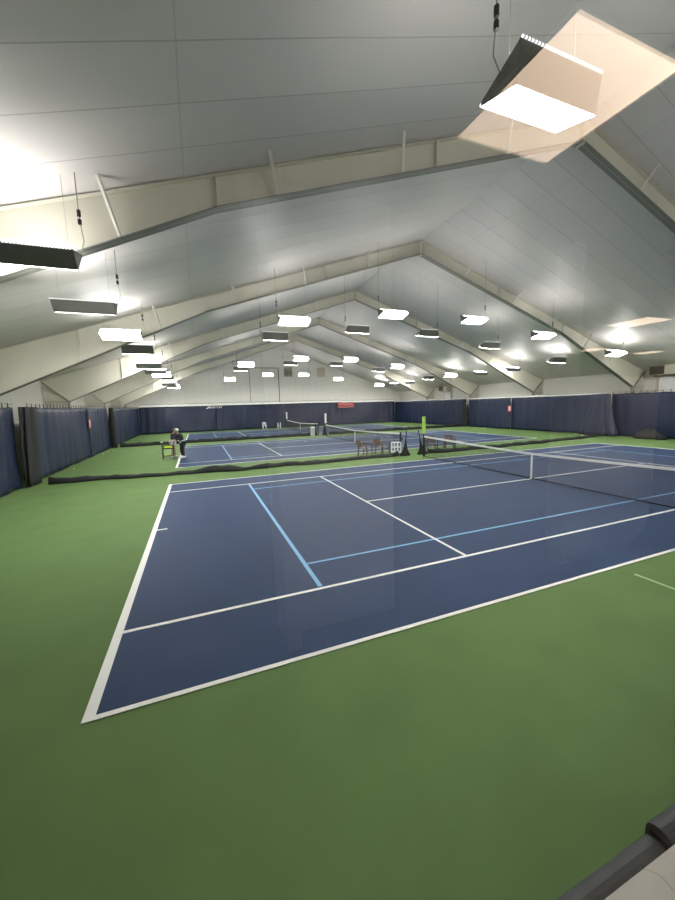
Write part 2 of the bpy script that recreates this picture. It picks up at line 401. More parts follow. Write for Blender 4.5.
rows = [(-.08,1,'the near side of the nearest court',False),(3.75,1,'the front half of the nearest court',True),(6.7,1,'the back half of the nearest court',True),
        (10.8,-1,'the far side of the nearest court',False),(14.8,1,'the near side of the second court',False),(18.5,1,'the front half of the second court',True),
        (22.0,1,'the back half of the second court',True),(25.9,-1,'the far side of the second court',False),(29.8,1,'the near side of the farthest court',False),
        (33.5,1,'the front half of the farthest court',True),(37.0,1,'the back half of the farthest court',True),(40.9,-1,'the far side of the farthest court',False)]
order = ['leftmost','second from left','third from left','third from right','second from right','rightmost']
first = True
R_END = math.radians(30); S_END = Vector((1,.9,.78))
RI = (Matrix.Rotation(R_END, 3, 'X') @ Matrix.Diagonal(S_END)).inverted()
for (y, s, rn, ends) in rows:
    for i, x in enumerate(LXS):
        if ends and i not in (0,5): continue
        if y < 0 and i in (0,): continue
        o = lt if first else dup(lt, None, ltree); first = False
        z = LZS[i] - (.12 if ends else 0)
        z -= .03 if y < 0 else 0; x += .04 if y < 0 else 0
        o.location = (x, y, z); o.rotation_euler = (R_END if ends else 0,0,0 if s > 0 else PI); o.scale = S_END if ends else (1,1,1)
        o['label'] = ('%s %s over %s' % (order[i], 'dark-backed hanging light' if s > 0 else 'bright-faced hanging light', rn))
        # two wires, a power cord with a plug, all up to the roof
        cl = -1 if x < RX else 1
        if x < 0: cl = 1
        loc = lambda X, Yv, Z, RI=RI, ends=ends: (RI @ Vector(((X-x)*s, (Yv-y)*s, Z-z))) if ends else Vector(((X-x)*s, (Yv-y)*s, Z-z))
        for e in (-.5, .5):
            X = x+e; zt = zroof(X)-.002
            b = MB(); b.tube([loc(X, y-.1*s, z+.15), loc(X, y-.1*s, zt)], .004, 5); b.build('suspension_wire', M['wire'], o)
        X = x+cl*(HL+.08); zt = zroof(X)-.002
        pz = z+.55
        b = MB(); b.tube([loc(x+cl*HL, y-.2*s, z+.05), loc(x+cl*(HL+.07), y-.15*s, z+.02), loc(X+.03*cl, y-.1*s, z+.2), loc(X, y-.1*s, pz), loc(X, y-.1*s, zt)], .009, 6); b.build('power_cord', M['cord'], o); pc = kid_last()
        b = MB(); b.tube([loc(X, y-.1*s, pz-.10), loc(X, y-.1*s, pz-.02)], .028, 8); b.tube([loc(X, y-.1*s, pz+.02), loc(X, y-.1*s, pz+.12)], .028, 8); b.build('plug', M['plug'], pc)

# ------------------------------------------------------------------ wall curtains
def curtain(axis, a0, a1, face, top, label, seed, header=False, swag=.05):
    """axis 'y' hangs along a side wall (face = x), 'x' along the back wall (face = y)"""
    rnd = random.Random(seed); n = max(24, int(abs(a1-a0)*9)); nv = 14
    ph = [rnd.uniform(0,6.28) for _ in range(6)]; sl = [rnd.uniform(-.8,.8) for _ in range(4)]
    L = a1-a0
    def fn(u, v):
        a = a0+L*u; z = top*(1-v)+.015*v
        d = .016*math.sin(a*7.3+ph[0]+sl[0]*v*2)+.03*v*math.sin(a*2.3+ph[1]+sl[1]*2.5*v)+swag*math.sin(PI*v)*math.sin(a*1.05+ph[2]+sl[2]*3*v)
        d += .02*max(0, math.sin(a*3.1+4*v*sl[3]+ph[3]))**6
        zz = z-(.03*abs(math.sin(a*2.9+ph[4]))*(1-v))
        return (face+d, a, zz) if axis == 'y' else (a, face+d, zz)
    t = thing('wall_curtain', (0,0,0), label, 'curtain', 'navy curtains around the hall')
    mid = (a0+a1)/2; t.location = (face, mid, 0) if axis == 'y' else (mid, face, 0); off = Vector(t.location)
    b = MB(); b.grid(fn, n, nv); b.v = [tuple(Vector(v)-off) for v in b.v]
    b.build('curtain_cloth', M['curtain'], t, smooth=True, solid=.012)
    h = MB(); k = 0; step = .42
    while a0+k*step <= a1:
        a = a0+k*step; P = Vector((face, a, top-.02)) if axis == 'y' else Vector((a, face, top-.02)); P = P-off
        e = Vector((0,.10,0)) if axis == 'y' else Vector((.10,0,0))
        h.tube([P-e*.6, P+Vector((0,0,.10)), P+e*.6], .012, 4); h.tube([P+Vector((0,0,.04)), P+Vector((0,0,.18))], .014, 4); k += 1
    A = (Vector((face,a0,top+.10)) if axis == 'y' else Vector((a0,face,top+.10)))-off; B = (Vector((face,a1,top+.10)) if axis == 'y' else Vector((a1,face,top+.10)))-off
    h.tube([A,B], .008, 5)
    if axis == 'x':
        q = []; m_ = int(L*5)
        for i in range(m_+1): q.append(A+(B-A)*(i/m_)+Vector((0,-.22,.12+.10*abs(math.sin(i*.55)))))
        h.tube(q, .022, 5)
    h.build('hanging_hooks', M['hook'], t)
    if header:
        hb = MB(); e = .04
        if axis == 'y': hb.box(-.012-.03*(1 if face>0 else -1), .012-.03*(1 if face>0 else -1), a0-mid, a1-mid, top-.02, top+.09)
        else: hb.box(a0-mid, a1-mid, -.20, -.17, top-.02, top+.22)
        hb.build('header_band', M['header'], t)
    return t
CX0, CX1 = -5.2, 28.97
curtain('y', -3.0, 13.3, CX0, 3.05, 'navy curtain on the left wall nearest the camera, cut by the left edge', 1)
curtain('y', 14.55, 22.75, CX0, 3.05, 'long navy curtain on the left wall between the gathered net and the red sign', 2)
curtain('y', 22.85, 28.2, CX0, 3.05, 'navy curtain on the left wall just past the small red sign', 3)
curtain('y', 29.0, 43.9, CX0, 3.08, 'farthest navy curtain on the left wall, reaching the back corner', 4)
curtain('y', -3.0, 13.45, CX1, 3.0, 'navy curtain on the right wall nearest the camera, cut by the right edge', 5)
curtain('y', 14.3, 22.3, CX1, 3.0, 'navy curtain on the right wall between gathered drape and red sign', 6, True)
curtain('y', 22.4, 28.0, CX1, 3.0, 'navy curtain on the right wall just past the small red sign', 7, True)
curtain('y', 28.7, 43.9, CX1, 3.05, 'farthest navy curtain on the right wall, beyond the second court', 8, True)
curtain('x', -5.15, 3.3, 44.0, 3.2, 'navy back wall curtain at far left, with the white lettering', 9, True, .09)
curtain('x', 3.32, 11.9, 44.0, 3.2, 'plain navy back wall curtain right of the lettering, left of the nets', 10, True, .09)
curtain('x', 11.92, 20.43, 44.0, 3.2, 'navy back wall curtain behind the farthest net', 11, True, .12)
curtain('x', 20.45, 28.9, 44.0, 3.12, 'navy back wall curtain filling the far right corner', 12, True, .12)

# lettering on the back curtain
t = thing('curtain_lettering', (3.2,43.86,2.95), 'white brand lettering with a small double bar mark on the back curtain', 'lettering')
R90 = Matrix.Rotation(PI/2, 4, 'X')
text('BABOLAT', .36, 'lettering', M['white'], t, Matrix.Translation((.17,0,0)) @ R90, .006)
b = MB(); b.prism([(-.95,-.13),(-.72,-.13),(-.62,.14),(-.72,.14),(-.79,-.06),(-.95,-.06)],1,-.006,.006); b.build('emblem', M['white'], t)
# banner
t = thing('banner', (20.95,43.74,2.80), 'red banner with a faded white scrawl hung on the back curtain', 'banner')
def fn(u, v): return (-1.25+2.5*u, .015*math.sin(u*9), .36-.72*v-.03*math.sin(PI*u))
MB().grid(fn, 14, 4).build('banner_cloth', M['red'], t, smooth=True, solid=.008)
b = MB(); b.tube([(-1.0,-.03,.05),(-.6,-.03,.16),(-.3,-.03,.02),(0,-.03,.12),(.3,-.03,-.02),(.65,-.03,.12),(1.0,-.03,.02)], .035, 5); b.build('white_scrawl', M['pink'], t)
b = MB(); b.box(-1.25,1.25,-.026,-.02,-.36,-.32); b.build('border', M['pink'], t)
# red signs
for (x, y, z, rz, lb) in ((CX0+.10,22.82,2.08,PI/2,'small red sign with pale panel on the left wall curtain'),(CX1-.10,22.4,1.95,-PI/2,'small red sign with pale panel on the right wall curtain')):
    t = thing('wall_sign', (x,y,z), lb, 'sign', 'small red signs on side curtains', rz)
    MB().box(-.21,.21,-.012,.012,-.28,.28).build('board', M['red'], t)
    MB().box(-.14,.14,-.02,-.012,-.20,.22).build('pale_panel', M['pink'], t)
# strip posts by the signs
for (x, y, lb) in ((CX0+.09,22.62,'dark narrow strap hanging beside the red sign on left curtain'),(CX1-.09,22.15,'dark narrow strap hanging beside the red sign on right curtain')):
    o = MB().box(-.02,.02,-.05,.05,.02,2.95).build('curtain_strap', M['black']); o.location = (x,y,0); tag(o, lb, 'strap', 'straps beside signs')

# ------------------------------------------------------------------ divider curtains between courts
def skirt(path, label, name='divider_skirt'):
    b = MB(); P = []
    for i in range(len(path)-1):
        a, c = path[i], path[i+1]; n = max(2, int(abs(c[0]-a[0])*4))
        for k in range(n):
            t_ = k/n; P.append([a[j]+(c[j]-a[j])*t_ for j in range(3)])
    P.append(list(path[-1]))
    prof = [(-.5,0),(-.42,.45),(-.18,.85),(0,1),(.15,.9),(.38,.5),(.5,0)]
    vs = []; m_ = len(prof)
    for i, (x, y, h) in enumerate(P):
        yy = y+.07*math.sin(x*1.7)+.04*math.sin(x*4.1); hh = h*(1+.10*math.sin(x*5.3)+.08*math.sin(x*11)); wd = .22+.06*math.sin(x*3.3)
        for (a, z) in prof: vs.append((x, yy+a*wd, z*hh+.012))
    fs = []
    for i in range(len(P)-1):
        for j in range(m_): fs.append((i*m_+j, i*m_+(j+1)%m_, (i+1)*m_+(j+1)%m_, (i+1)*m_+j))
    fs.append(tuple(range(m_))); fs.append(tuple(range((len(P)-1)*m_, len(P)*m_))[::-1])
    b.add(vs, fs); o = b.build(name, M['black'], smooth=True); return tag(o, label, 'divider curtain', 'black divider skirts on the floor')
skirt([(-4.45,13.5,.26),(-2.7,13.45,.17),(0,13.1,.13),(.8,12.95,.15),(1.5,12.85,.27),(2.3,12.8,.29),(2.9,12.75,.13),(3.8,12.75,.20),(7.9,12.7,.16),(9.6,12.8,.16),(10.95,12.85,.22)],
      'long black divider skirt lying across the floor behind the nearest court, left half')
skirt([(12.75,12.7,.24),(14.7,12.55,.20),(17.5,12.6,.2),(20,12.7,.2),(23.2,12.95,.18),(26.9,13.3,.18),(27.9,13.4,.2)],
      'long black divider skirt lying across the floor behind the nearest court, right half')
skirt([(-4.6,28.6,.28),(0,28.6,.24),(3.5,28.5,.30),(7,28.6,.26),(10.9,28.5,.3)], 'black divider skirt behind the second court, left half')
skirt([(12.75,28.5,.3),(16,28.7,.26),(22,28.7,.26),(28.4,28.7,.28)], 'black divider skirt behind the second court, right half')
def gather(x, y, top, rt, rb, label, m_='black', lean=(0,0), n=26, ex=2.2, name='gathered_net', zb=.012, sx=1, sy=.6):
    def fn(u, v):
        a = 2*PI*u; pl = 1+.22*math.sin(7*a+v*2)+.1*math.sin(11*a)
        q = v**ex; r_ = (rt+(rb-rt)*q)*pl
        return (lean[0]*(1-v)+r_*sx*math.cos(a), lean[1]*(1-v)+r_*sy*math.sin(a), top*(1-v)+zb*v)
    b = MB(); b.grid(fn, n*2, 12)
    b.add([fn(i/(n*2),1) for i in range(n*2)]+[(0,0,zb)], [(i,(i+1)%(n*2),n*2) for i in range(n*2)])
    b.add([fn(i/(n*2),0) for i in range(n*2)], [tuple(range(n*2))])
    o = b.build(name, M[m_], smooth=True); o.location = (x,y,0); return tag(o, label, 'gathered curtain', 'gathered divider ends')
gather(-5.02,13.7,3.05,.58,.50,'black net gathered against the left wall between first two curtains', sx=.25, sy=1.05, lean=(0,.35))
gather(-4.98,28.6,3.08,.28,.32,'black net gathered in a strip against the far left wall', sx=.5, sy=1)
gather(28.45,13.9,3.0,.5,1.15,'wide navy drape gathered against the right wall, spreading at its foot','curtain', sx=.35, sy=1, ex=1.4)
gather(28.7,28.4,3.0,.22,.30,'black net gathered in a strip against the far right wall', sx=.5, sy=1)
gather(11.30,12.75,1.35,.02,.30,'black net end bunched on the floor left of the central gap', lean=(.10,0), ex=3.5)
gather(12.35,12.65,1.35,.02,.30,'black net end bunched on the floor right of the central gap', lean=(-.28,0), ex=3.5)
gather(11.3,28.45,1.2,.03,.25,'far black net end left of the gap behind the second court', lean=(.1,0))
gather(12.3,28.45,1.2,.03,.25,'far black net end right of the gap behind the second court', lean=(-.1,0))
# crumpled black pile by the right wall
def fn(u, v):
    a = 2*PI*u; t_ = PI/2*v; r_ = math.sin(t_)*(1+.12*math.sin(3*a+1)+.08*math.sin(7*a+v*5))
    return (.42*r_*math.cos(a), .85*r_*math.sin(a), .012+.60*math.cos(t_)*(1+.1*math.sin(5*a))+.02*math.sin(9*a)*v*(1-v))
b = MB(); b.grid(fn, 30, 10); b.add([fn(i/30,1) for i in range(30)], [tuple(range(30))]); o = b.build('bundled_net', M['black'], smooth=True); o.location = (28.3,10.6,0)
tag(o, 'black bundle of netting heaped at the foot of right curtain', 'net bundle')

# ------------------------------------------------------------------ tennis nets
def make_net():
    t = thing('tennis_net', (RX,5.485,0), 'x', 'tennis net', 'tennis nets across the courts')
    H = 6.40
    def top(y): return .914+(1.07-.914)*(abs(y)/H)**1.3
    def sagx(y): return 0
    b = MB(); th = .0016; n = 284
    for i in range(1, n):
        y = -H+2*H*i/n
        b.box(-th,th,y-th,y+th,.03,top(y))
    for k in range(1, 21):
        f = k/21; m_ = 24
        for i in range(m_):
            ya_, yc = -H+2*H*i/m_, -H+2*H*(i+1)/m_
            za, zc = .03+(top(ya_)-.03)*f, .03+(top(yc)-.03)*f
            b.add([(-th,ya_,za-th),(th,ya_,za-th),(th,ya_,za+th),(-th,ya_,za+th),(-th,yc,zc-th),(th,yc,zc-th),(th,yc,zc+th),(-th,yc,zc+th)], [(0,1,5,4),(1,2,6,5),(2,3,7,6),(3,0,4,7)])
    # doubled upper mesh of a court net
    for i in range(n):
        y = -H+2*H*(i+.5)/n
        b.box(-th,th,y-th,y+th,top(y)-.24,top(y))
    b.build('net_mesh', M['net'], t, fix=False)
    b = MB(); m_ = 40
    def band(mb, z0f, z1f, w_, mi=0):
        for i in range(m_):
            ya_, yc = -H+2*H*i/m_, -H+2*H*(i+1)/m_
            a0, a1, c0, c1 = z0f(ya_), z1f(ya_), z0f(yc), z1f(yc)
            mb.add([(-w_,ya_,a0),(w_,ya_,a0),(w_,ya_,a1),(-w_,ya_,a1),(-w_,yc,c0),(w_,yc,c0),(w_,yc,c1),(-w_,yc,c1)], [(0,1,5,4),(1,2,6,5),(2,3,7,6),(3,0,4,7)])
    band(b, lambda y: top(y)-.065, lambda y: top(y)+.005, .012); b.build('headband', M['white'], t)
    b = MB(); band(b, lambda y: .012, lambda y: .042, .006); b.build('bottom_tape', M['net'], t)
    MB().box(-.016,.016,-.026,.026,.012,.915).build('centre_strap', M['white'], t)
    for s in (-1, 1):
        p = MB(); p.tube([(0,s*H,0),(0,s*H,1.09)], .045, 12); p.tube([(0,s*H,1.09),(0,s*H,1.12)], .05, 12); np_ = p.build('net_post', M['net'], t, smooth=False); npost = np_ if s < 0 else npost
        MB().box(-.012,.012,s*H-(.10 if s>0 else -.045),s*H-(.045 if s>0 else -.10),.04,1.02).build('side_tape', M['net'], t)
    w_ = MB(); w_.tube([(.05,-H,.75),(.12,-H,.75)], .05, 10); w_.build('winder', M['net'], npost)
    return t
nt_ = make_net(); tr_ = mktree(nt_)
for i, lb in enumerate(('tennis net on the nearest court, running off the right edge','tennis net on the second court, with chairs beside its near post','farthest tennis net in front of the back curtain')):
    o = nt_ if i == 0 else dup(nt_, None, tr_); o.location.y = 5.485+15.05*i; o['label'] = lb
# scorekeeper towers on far posts
for i, (y, mt_, lb) in enumerate(((11.885,'lime','yellow green upright tube on the far post of the nearest net'),(26.935,'white','white upright score tube on the far post of the second net'),(41.985,'white','white upright score tube on the far post of the farthest net'))):
    t = thing('score_tube', (RX,y,1.12), lb, 'score tube', 'upright tubes on net posts')
    tb_ = MB().box(-.075,.075,-.05,.05,.08,.94).build('tube_body', M[mt_], t)
    MB().tube([(0,0,0),(0,0,.10)], .02, 8).build('clamp', M['hook'], t)
    if mt_ == 'white':
        b = MB()
        for k in range(5): b.box(.03 if k%2 else -.078,.078 if k%2 else -.03,-.053,-.048,.22+.13*k,.27+.13*k)
        b.build('dark_number_flaps', M['net'], tb_)

# ------------------------------------------------------------------ chairs
def make_chair():
    t = thing('plastic_armchair', (0,0,0), 'x', 'chair', 'brown plastic armchairs on court')
    def fn(u, v): return (-.24+.48*u, -.24+.48*v, .42-.025*math.sin(PI*u)*math.sin(PI*v)+.01*v)
    MB().grid(fn, 8, 8).build('seat', M['brown'], t, smooth=True, solid=.02)
    b = MB()
    def bk(u, v):  # arched top
        x = -.25+.5*u; h = .44+.40*v*(.82+.18*math.sin(PI*u)); return (x, .24+.14*v+.0*u-.05*(2*u-1)**2*-1, h)
    for k in range(6):
        u0, u1 = .12+.76*k/6, .12+.76*(k+.62)/6
        b.grid(lambda u, v, u0=u0, u1=u1: bk(u0+(u1-u0)*u, .05+.75*v), 1, 5)
    b.grid(lambda u, v: bk(u, .76+.24*v), 12, 2); b.grid(lambda u, v: bk(.0+.12*u, v), 1, 6); b.grid(lambda u, v: bk(.88+.12*u, v), 1, 6)
    b.build('backrest', M['brown'], t, smooth=False, solid=.022)
    for s in (-1, 1):
        a = MB(); a.tube([(s*.26,.32,.66),(s*.29,.15,.665),(s*.30,-.12,.655),(s*.285,-.25,.62),(s*.28,-.26,.45)], .026, 6); a.build('armrest', M['brown'], t, smooth=True)
        for (y0_, y1_, z1_) in ((-.25,-.28,.46),(.24,.30,.44)):
            l_ = MB(); l_.prism([(s*.22,y0_-.025),(s*.28,y0_-.025),(s*.28,y0_+.02),(s*.22,y0_+.02)],2,.0,z1_)
            vs = []
            for (x,y,z) in l_.v: vs.append((x+(s*.03 if z == 0 else 0), y+((y1_-y0_) if z == 0 else 0), z))
            l_.v = vs; l_.build('leg', M['brown'], t)
    return t
ch = make_chair(); ct = mktree(ch)
for i, (x, y, rz, lb) in enumerate(((9.45,13.75,.55,'brown plastic armchair, left one of the pair behind the divider skirt'),(10.55,13.85,.35,'brown plastic armchair beside the white rack, right one of the pair'),
        (13.5,13.45,-.4,'brown plastic armchair seen through the nearest net, closer to its post'),(14.8,13.5,-.5,'brown plastic armchair seen through the nearest net, farther from its post'))):
    o = ch if i == 0 else dup(ch, None, ct); o.location = (x,y,0); o.rotation_euler = (0,0,rz); o['label'] = lb
# white rack beside the second net's near post
t = thing('white_rack', (11.42,13.85,0), 'white upright rack with dark openings beside the second net post', 'rack')
b = MB()
for x in (-.20,.20):
    for y in (-.15,.15): b.box(x-.025,x+.025,y-.025,y+.025,0,.62)
for z in (.06,.34,.60): b.box(-.2,.2,-.17,-.13,z-.025,z+.025); b.box(-.2,.2,.13,.17,z-.025,z+.025); b.box(-.22,-.18,-.15,.15,z-.02,z+.02); b.box(.18,.22,-.15,.15,z-.02,z+.02)
b.box(-.03,.03,-.165,-.135,.06,.60); b.build('frame', M['whitep'], t)
MB().box(-.17,.17,-.12,.12,.09,.14).build('shelf', M['greyp'], t); MB().box(-.17,.17,-.12,.12,.36,.40).build('shelf', M['greyp'], t)
# grey bin between second and third nets
t = thing('bin', (10.95,28.0,0), 'pale grey round bin standing between the second and farthest nets', 'bin')
def lathe(prof, n=18):
    b = MB(); b.grid(lambda u, v: (prof[round(v*(len(prof)-1))][0]*math.cos(2*PI*u), prof[round(v*(len(prof)-1))][0]*math.sin(2*PI*u), prof[round(v*(len(prof)-1))][1]), n, len(prof)-1); return b
lathe([(.0,0),(.19,0),(.23,.72),(.25,.74),(.25,.80),(.0,.80)]).build('body', M['greyp'], t, smooth=False)
lathe([(0,.80),(.24,.80),(.17,.86),(0,.88)]).build('lid', M['whitep'], t)
# far white bits by the back curtain
def small_chair(x, y, rz, lb):
    t = thing('white_chair', (x,y,0), lb, 'chair', 'white chairs by the back curtain', rz)
    MB().box(-.22,.22,-.22,.22,.40,.44).build('seat', M['whitep'], t)
    b = MB(); b.box(-.22,-.14,.20,.24,.44,.84); b.box(.14,.22,.20,.24,.44,.84); b.box(-.14,.14,.20,.24,.72,.84); b.box(-.04,.04,.20,.24,.44,.72); b.build('backrest', M['whitep'], t)
    for sx_ in (-1,1):
        for sy_ in (-1,1): MB().box(sx_*.19-.03,sx_*.19+.03,sy_*.19-.03,sy_*.19+.03,0,.40).build('leg', M['whitep'], t)
    for sx_ in (-1,1): MB().box(sx_*.24-.02,sx_*.24+.02,-.2,.24,.60,.64).build('armrest', M['whitep'], t)
small_chair(9.2,43.3,0,'white chair against the back curtain, left of the white stand')
t = thing('white_stand', (10.98,42.6,0), 'small white two-post stand in front of the back curtain', 'stand')
b = MB(); b.box(-.22,-.12,-.05,.05,0,.75); b.box(.12,.22,-.05,.05,0,.75); b.build('posts', M['whitep'], t); MB().box(-.12,.12,-.04,.04,.32,.40).build('crossbar', M['whitep'], t)

# ------------------------------------------------------------------ balls
BR = .034
ball0 = MB().sphere((0,0,0), BR, 12, 8).build('tennis_ball', M['oldball'], smooth=True)
bd = [(-4.72,17.54,'near the foot of the long left curtain'),(-4.75,23.7,'just past the left red sign'),(-4.70,24.8,'second past the left red sign'),(-4.62,25.9,'third past the left red sign'),
      (28.3,27.6,'farthest along the right curtain'),(28.0,25.9,'second along the right curtain'),(27.5,24.1,'third along the right curtain'),
      (15.9,22.7,'on the second court behind its net'),(15.47,24.3,'farther back on the second court right half'),(13.47,19.6,'close behind the second net'),(12.9,25.2,'near the far post of the second net'),
      (6.9,20.4,'in the second court left half'),(8.8,23.1,'far in the second court left half'),(14.5,21.3,'behind the second net strap'),(17.2,20.2,'right of the second net'),
      (27.6,14.5,'beside the gathered navy drape'),(28.0,15.3,'second beside the gathered navy drape')]
for i, (x, y, lb) in enumerate(bd):
    o = ball0 if i == 0 else ball0.copy()
    if i: col.objects.link(o)
    o.location = (x,y,BR+(.004 if 0<x<23.77 else 0)+.0005); sc = 1.0; tag(o, 'loose tennis ball on the floor '+lb, 'ball', 'loose balls on the floor')
# ball cart
t = thing('ball_cart', (-.52,18.75,0), 'black wheeled ball cart full of yellow balls beside two people', 'ball cart')
b = MB()
for x in (-.28,.28):
    for y in (-.2,.2): b.tube([(x,y,.06),(x,y,.95 if (x<0 and y<0) else .80)], .018, 6)
for z in (.22,.78):
    for y in (-.2,.2): b.tube([(-.28,y,z),(.28,y,z)], .014, 6)
    for x in (-.28,.28): b.tube([(x,-.2,z),(x,.2,z)], .014, 6)
b.build('frame', M['darkmetal'], t)
b = MB(); b.box(-.27,.27,-.19,.19,.60,.612); b.box(-.27,-.262,-.19,.19,.60,.72); b.box(.262,.27,-.19,.19,.60,.72); b.box(-.27,.27,-.19,-.182,.60,.66); b.box(-.27,.27,.182,.19,.60,.72); b.build('basket', M['darkmetal'], t)
MB().box(-.27,.27,-.19,.19,.205,.217).build('lower_shelf', M['darkmetal'], t)
MB().sphere((-.28,-.2,1.0),.06,10,7,sc=(1.4,1,.8)).build('white_knob', M['whitep'], t, smooth=True)
b = MB(); b.tube([(.28,.2,.80),(.36,.25,.98),(.36,-.25,.98),(.28,-.2,.80)], .014, 6); b.build('handle', M['darkmetal'], t)
for x in (-.28,.28):
    for y in (-.2,.2): w_ = MB(); w_.tube([(x-.012,y,.05),(x+.012,y,.05)], .05, 10); w_.build('wheel', M['darkmetal'], t)
ballc = MB().sphere((0,0,0), BR, 10, 7).build('tennis_ball', M['ball'], smooth=True); k = 0; D2 = .0685
for lay in range(3):
    nx, ny = 7-lay, 5-lay
    for i in range(nx):
        for j in range(ny):
            o = ballc if k == 0 else ballc.copy()
            if k: col.objects.link(o)
            k += 1
            o.location = (-.52+(i-(nx-1)/2)*D2+random.uniform(-.001,.001), 18.75+(j-(ny-1)/2)*D2, .612+BR+.001+lay*.0488)
            tag(o, 'yellow tennis ball in the top basket of the ball cart', 'ball', 'balls in the cart basket')
for i in range(6):
    o = ballc.copy(); col.objects.link(o); o.location = (-.52-.18+i*.07, 18.75+(-.05 if i%2 else .06), .217+BR+.001)
    tag(o, 'yellow tennis ball on the lower shelf of the ball cart', 'ball', 'balls on the cart shelf')

# ------------------------------------------------------------------ people
def skinned(name, verts, edges, radii, mt, parent, root=0, sub=1):
    me = bpy.data.meshes.new(name); me.from_pydata(verts, edges, []); me.materials.append(mt)
    o = bpy.data.objects.new(name, me); col.objects.link(o); o.parent = parent
    md = o.modifiers.new('Skin', 'SKIN'); md.use_smooth_shade = True
    for i, r_ in enumerate(radii):
        r2 = r_ if isinstance(r_, tuple) else (r_, r_)
        me.skin_vertices[0].data[i].radius = r2; me.skin_vertices[0].data[i].use_root = (i == root)
    if sub: s2 = o.modifiers.new('Sub', 'SUBSURF'); s2.levels = sub; s2.render_levels = sub
    return o
def person(loc, rz, label, J, upper, lower, shoe, hairm, stripe=None, bare_legs=False, cap=False):
    """J: joint positions in local metres, figure faces -y"""
    t = thing('person', loc, label, 'person', 'people beside the ball cart', rz)
    V = []; E = []; Rr = []
    def add(p, r_, par=None):
        V.append(p); Rr.append(r_)
        if par is not None: E.append((par, len(V)-1))
        return len(V)-1
    pel = add(J['pelvis'], .125); sp = add(J['spine'], .115, pel); chs = add(J['chest'], .13, sp); nk = add(J['neck'], .055, chs)
    hb = add(J['head0'], .062, nk); hd = add(J['head1'], .088, hb); ht = add(J['head2'], .060, hd)
    for s in ('l','r'):
        sh = add(J['sh'+s], .06, chs); el = add(J['el'+s], .042, sh); wr = add(J['wr'+s], .028, el); pa = add(J['ha'+s], .034, wr)
        d = (Vector(J['ha'+s])-Vector(J['wr'+s])).normalized(); side = d.cross(Vector((0,0,1))).normalized()
        for q in range(4):
            base = Vector(J['ha'+s])+side*(.027-.018*q)+d*.012; ln = (.06,.07,.066,.052)[q]
            f1_ = add(tuple(base), .009, pa); f2_ = add(tuple(base+d*ln*.5+Vector((0,0,-.004))), .0085, f1_); add(tuple(base+d*ln+Vector((0,0,-.018))), .007, f2_)
        th_ = add(tuple(Vector(J['ha'+s])+side*.04-d*.02), .010, pa); add(tuple(Vector(J['ha'+s])+side*.055+d*.02), .008, th_)
        hp = add(J['hp'+s], .095, pel); kn = add(J['kn'+s], .056, hp); an = add(J['an'+s], .036, kn); add(J['to'+s], .03, an)
    skinned('body', V, E, Rr, M['skin'], t)
    # face: nose, eyes, ears on the head facing -y
    h = Vector(J['head1']); b = MB()
    b.sphere((h.x, h.y-.095, h.z-.01), .014, 6, 5, sc=(.8,1.1,1.4))
    for s in (-1,1): b.sphere((h.x+s*.088, h.y, h.z-.01), .02, 6, 5, sc=(.4,.8,1.3))
    b.box(h.x-.022,h.x+.022,h.y-.088,h.y-.080,h.z-.055,h.z-.045)
    b.build('face', M['skin'], t, smooth=True)
    b = MB()
    for s in (-1,1): b.sphere((h.x+s*.03, h.y-.082, h.z+.015), .009, 6, 5)
    b.build('eyes', M['hair'], t, smooth=True)
    b = MB()
    def hf(u, v):
        a = 2*PI*u; tt = PI*.58*v; fr_ = max(0, -math.sin(a)); r_ = .112
        tt *= (1-.35*fr_); return (h.x+r_*math.sin(tt)*math.cos(a), h.y+.012+r_*1.08*math.sin(tt)*math.sin(a), h.z+.012+r_*1.05*math.cos(tt))
    b.grid(hf, 16, 7)
    b.build('cap' if cap else 'hair', M['cap'] if cap else M[hairm], t, smooth=True, solid=.012)
    if cap:
        b = MB(); b.prism([(h.x-.07,h.y-.09),(h.x+.07,h.y-.09),(h.x+.05,h.y-.17),(h.x-.05,h.y-.17)],2,h.z+.035,h.z+.045); b.build('cap_peak', M['cap'], t)
    # jacket / shirt
    V2 = [J['pelvis'], J['spine'], J['chest'], tuple(Vector(J['chest']).lerp(Vector(J['neck']), .8))]; E2 = [(0,1),(1,2),(2,3)]; R2 = [.150,.140,.155,.075]
    for s in ('l','r'):
        i0 = len(V2); V2 += [J['sh'+s], J['el'+s], tuple(Vector(J['el'+s]).lerp(Vector(J['wr'+s]), .93 if upper == 'jacket' else .2))]
        R2 += [.078,.060,.046]; E2 += [(2,i0),(i0,i0+1),(i0+1,i0+2)]
    skinned('jacket' if upper == 'jacket' else 'shirt', V2, E2, R2, M[upper], t, root=1)
    if stripe:
        p, q = Vector(J['pelvis']), Vector(J['spine']); b = MB(); b.tube([p+(q-p)*.02, p+(q-p)*.75], [.178,.172], 16, cap=False); b.build('jacket_hem_stripe', M[stripe], t, smooth=True, solid=.006)
    # trousers / shorts
    V3 = [J['pelvis']]; R3 = [.148]; E3 = []
    for s in ('l','r'):
        i0 = len(V3); f_ = .55 if bare_legs else 1
        if bare_legs: V3 += [J['hp'+s], tuple(Vector(J['hp'+s]).lerp(Vector(J['kn'+s]), .6))]; R3 += [.118,.098]; E3 += [(0,i0),(i0,i0+1)]
        else: V3 += [J['hp'+s], J['kn'+s], tuple(Vector(J['kn'+s]).lerp(Vector(J['an'+s]), .95))]; R3 += [.115,.076,.060]; E3 += [(0,i0),(i0,i0+1),(i0+1,i0+2)]
    skinned('shorts' if bare_legs else 'trousers', V3, E3, R3, M[lower], t)
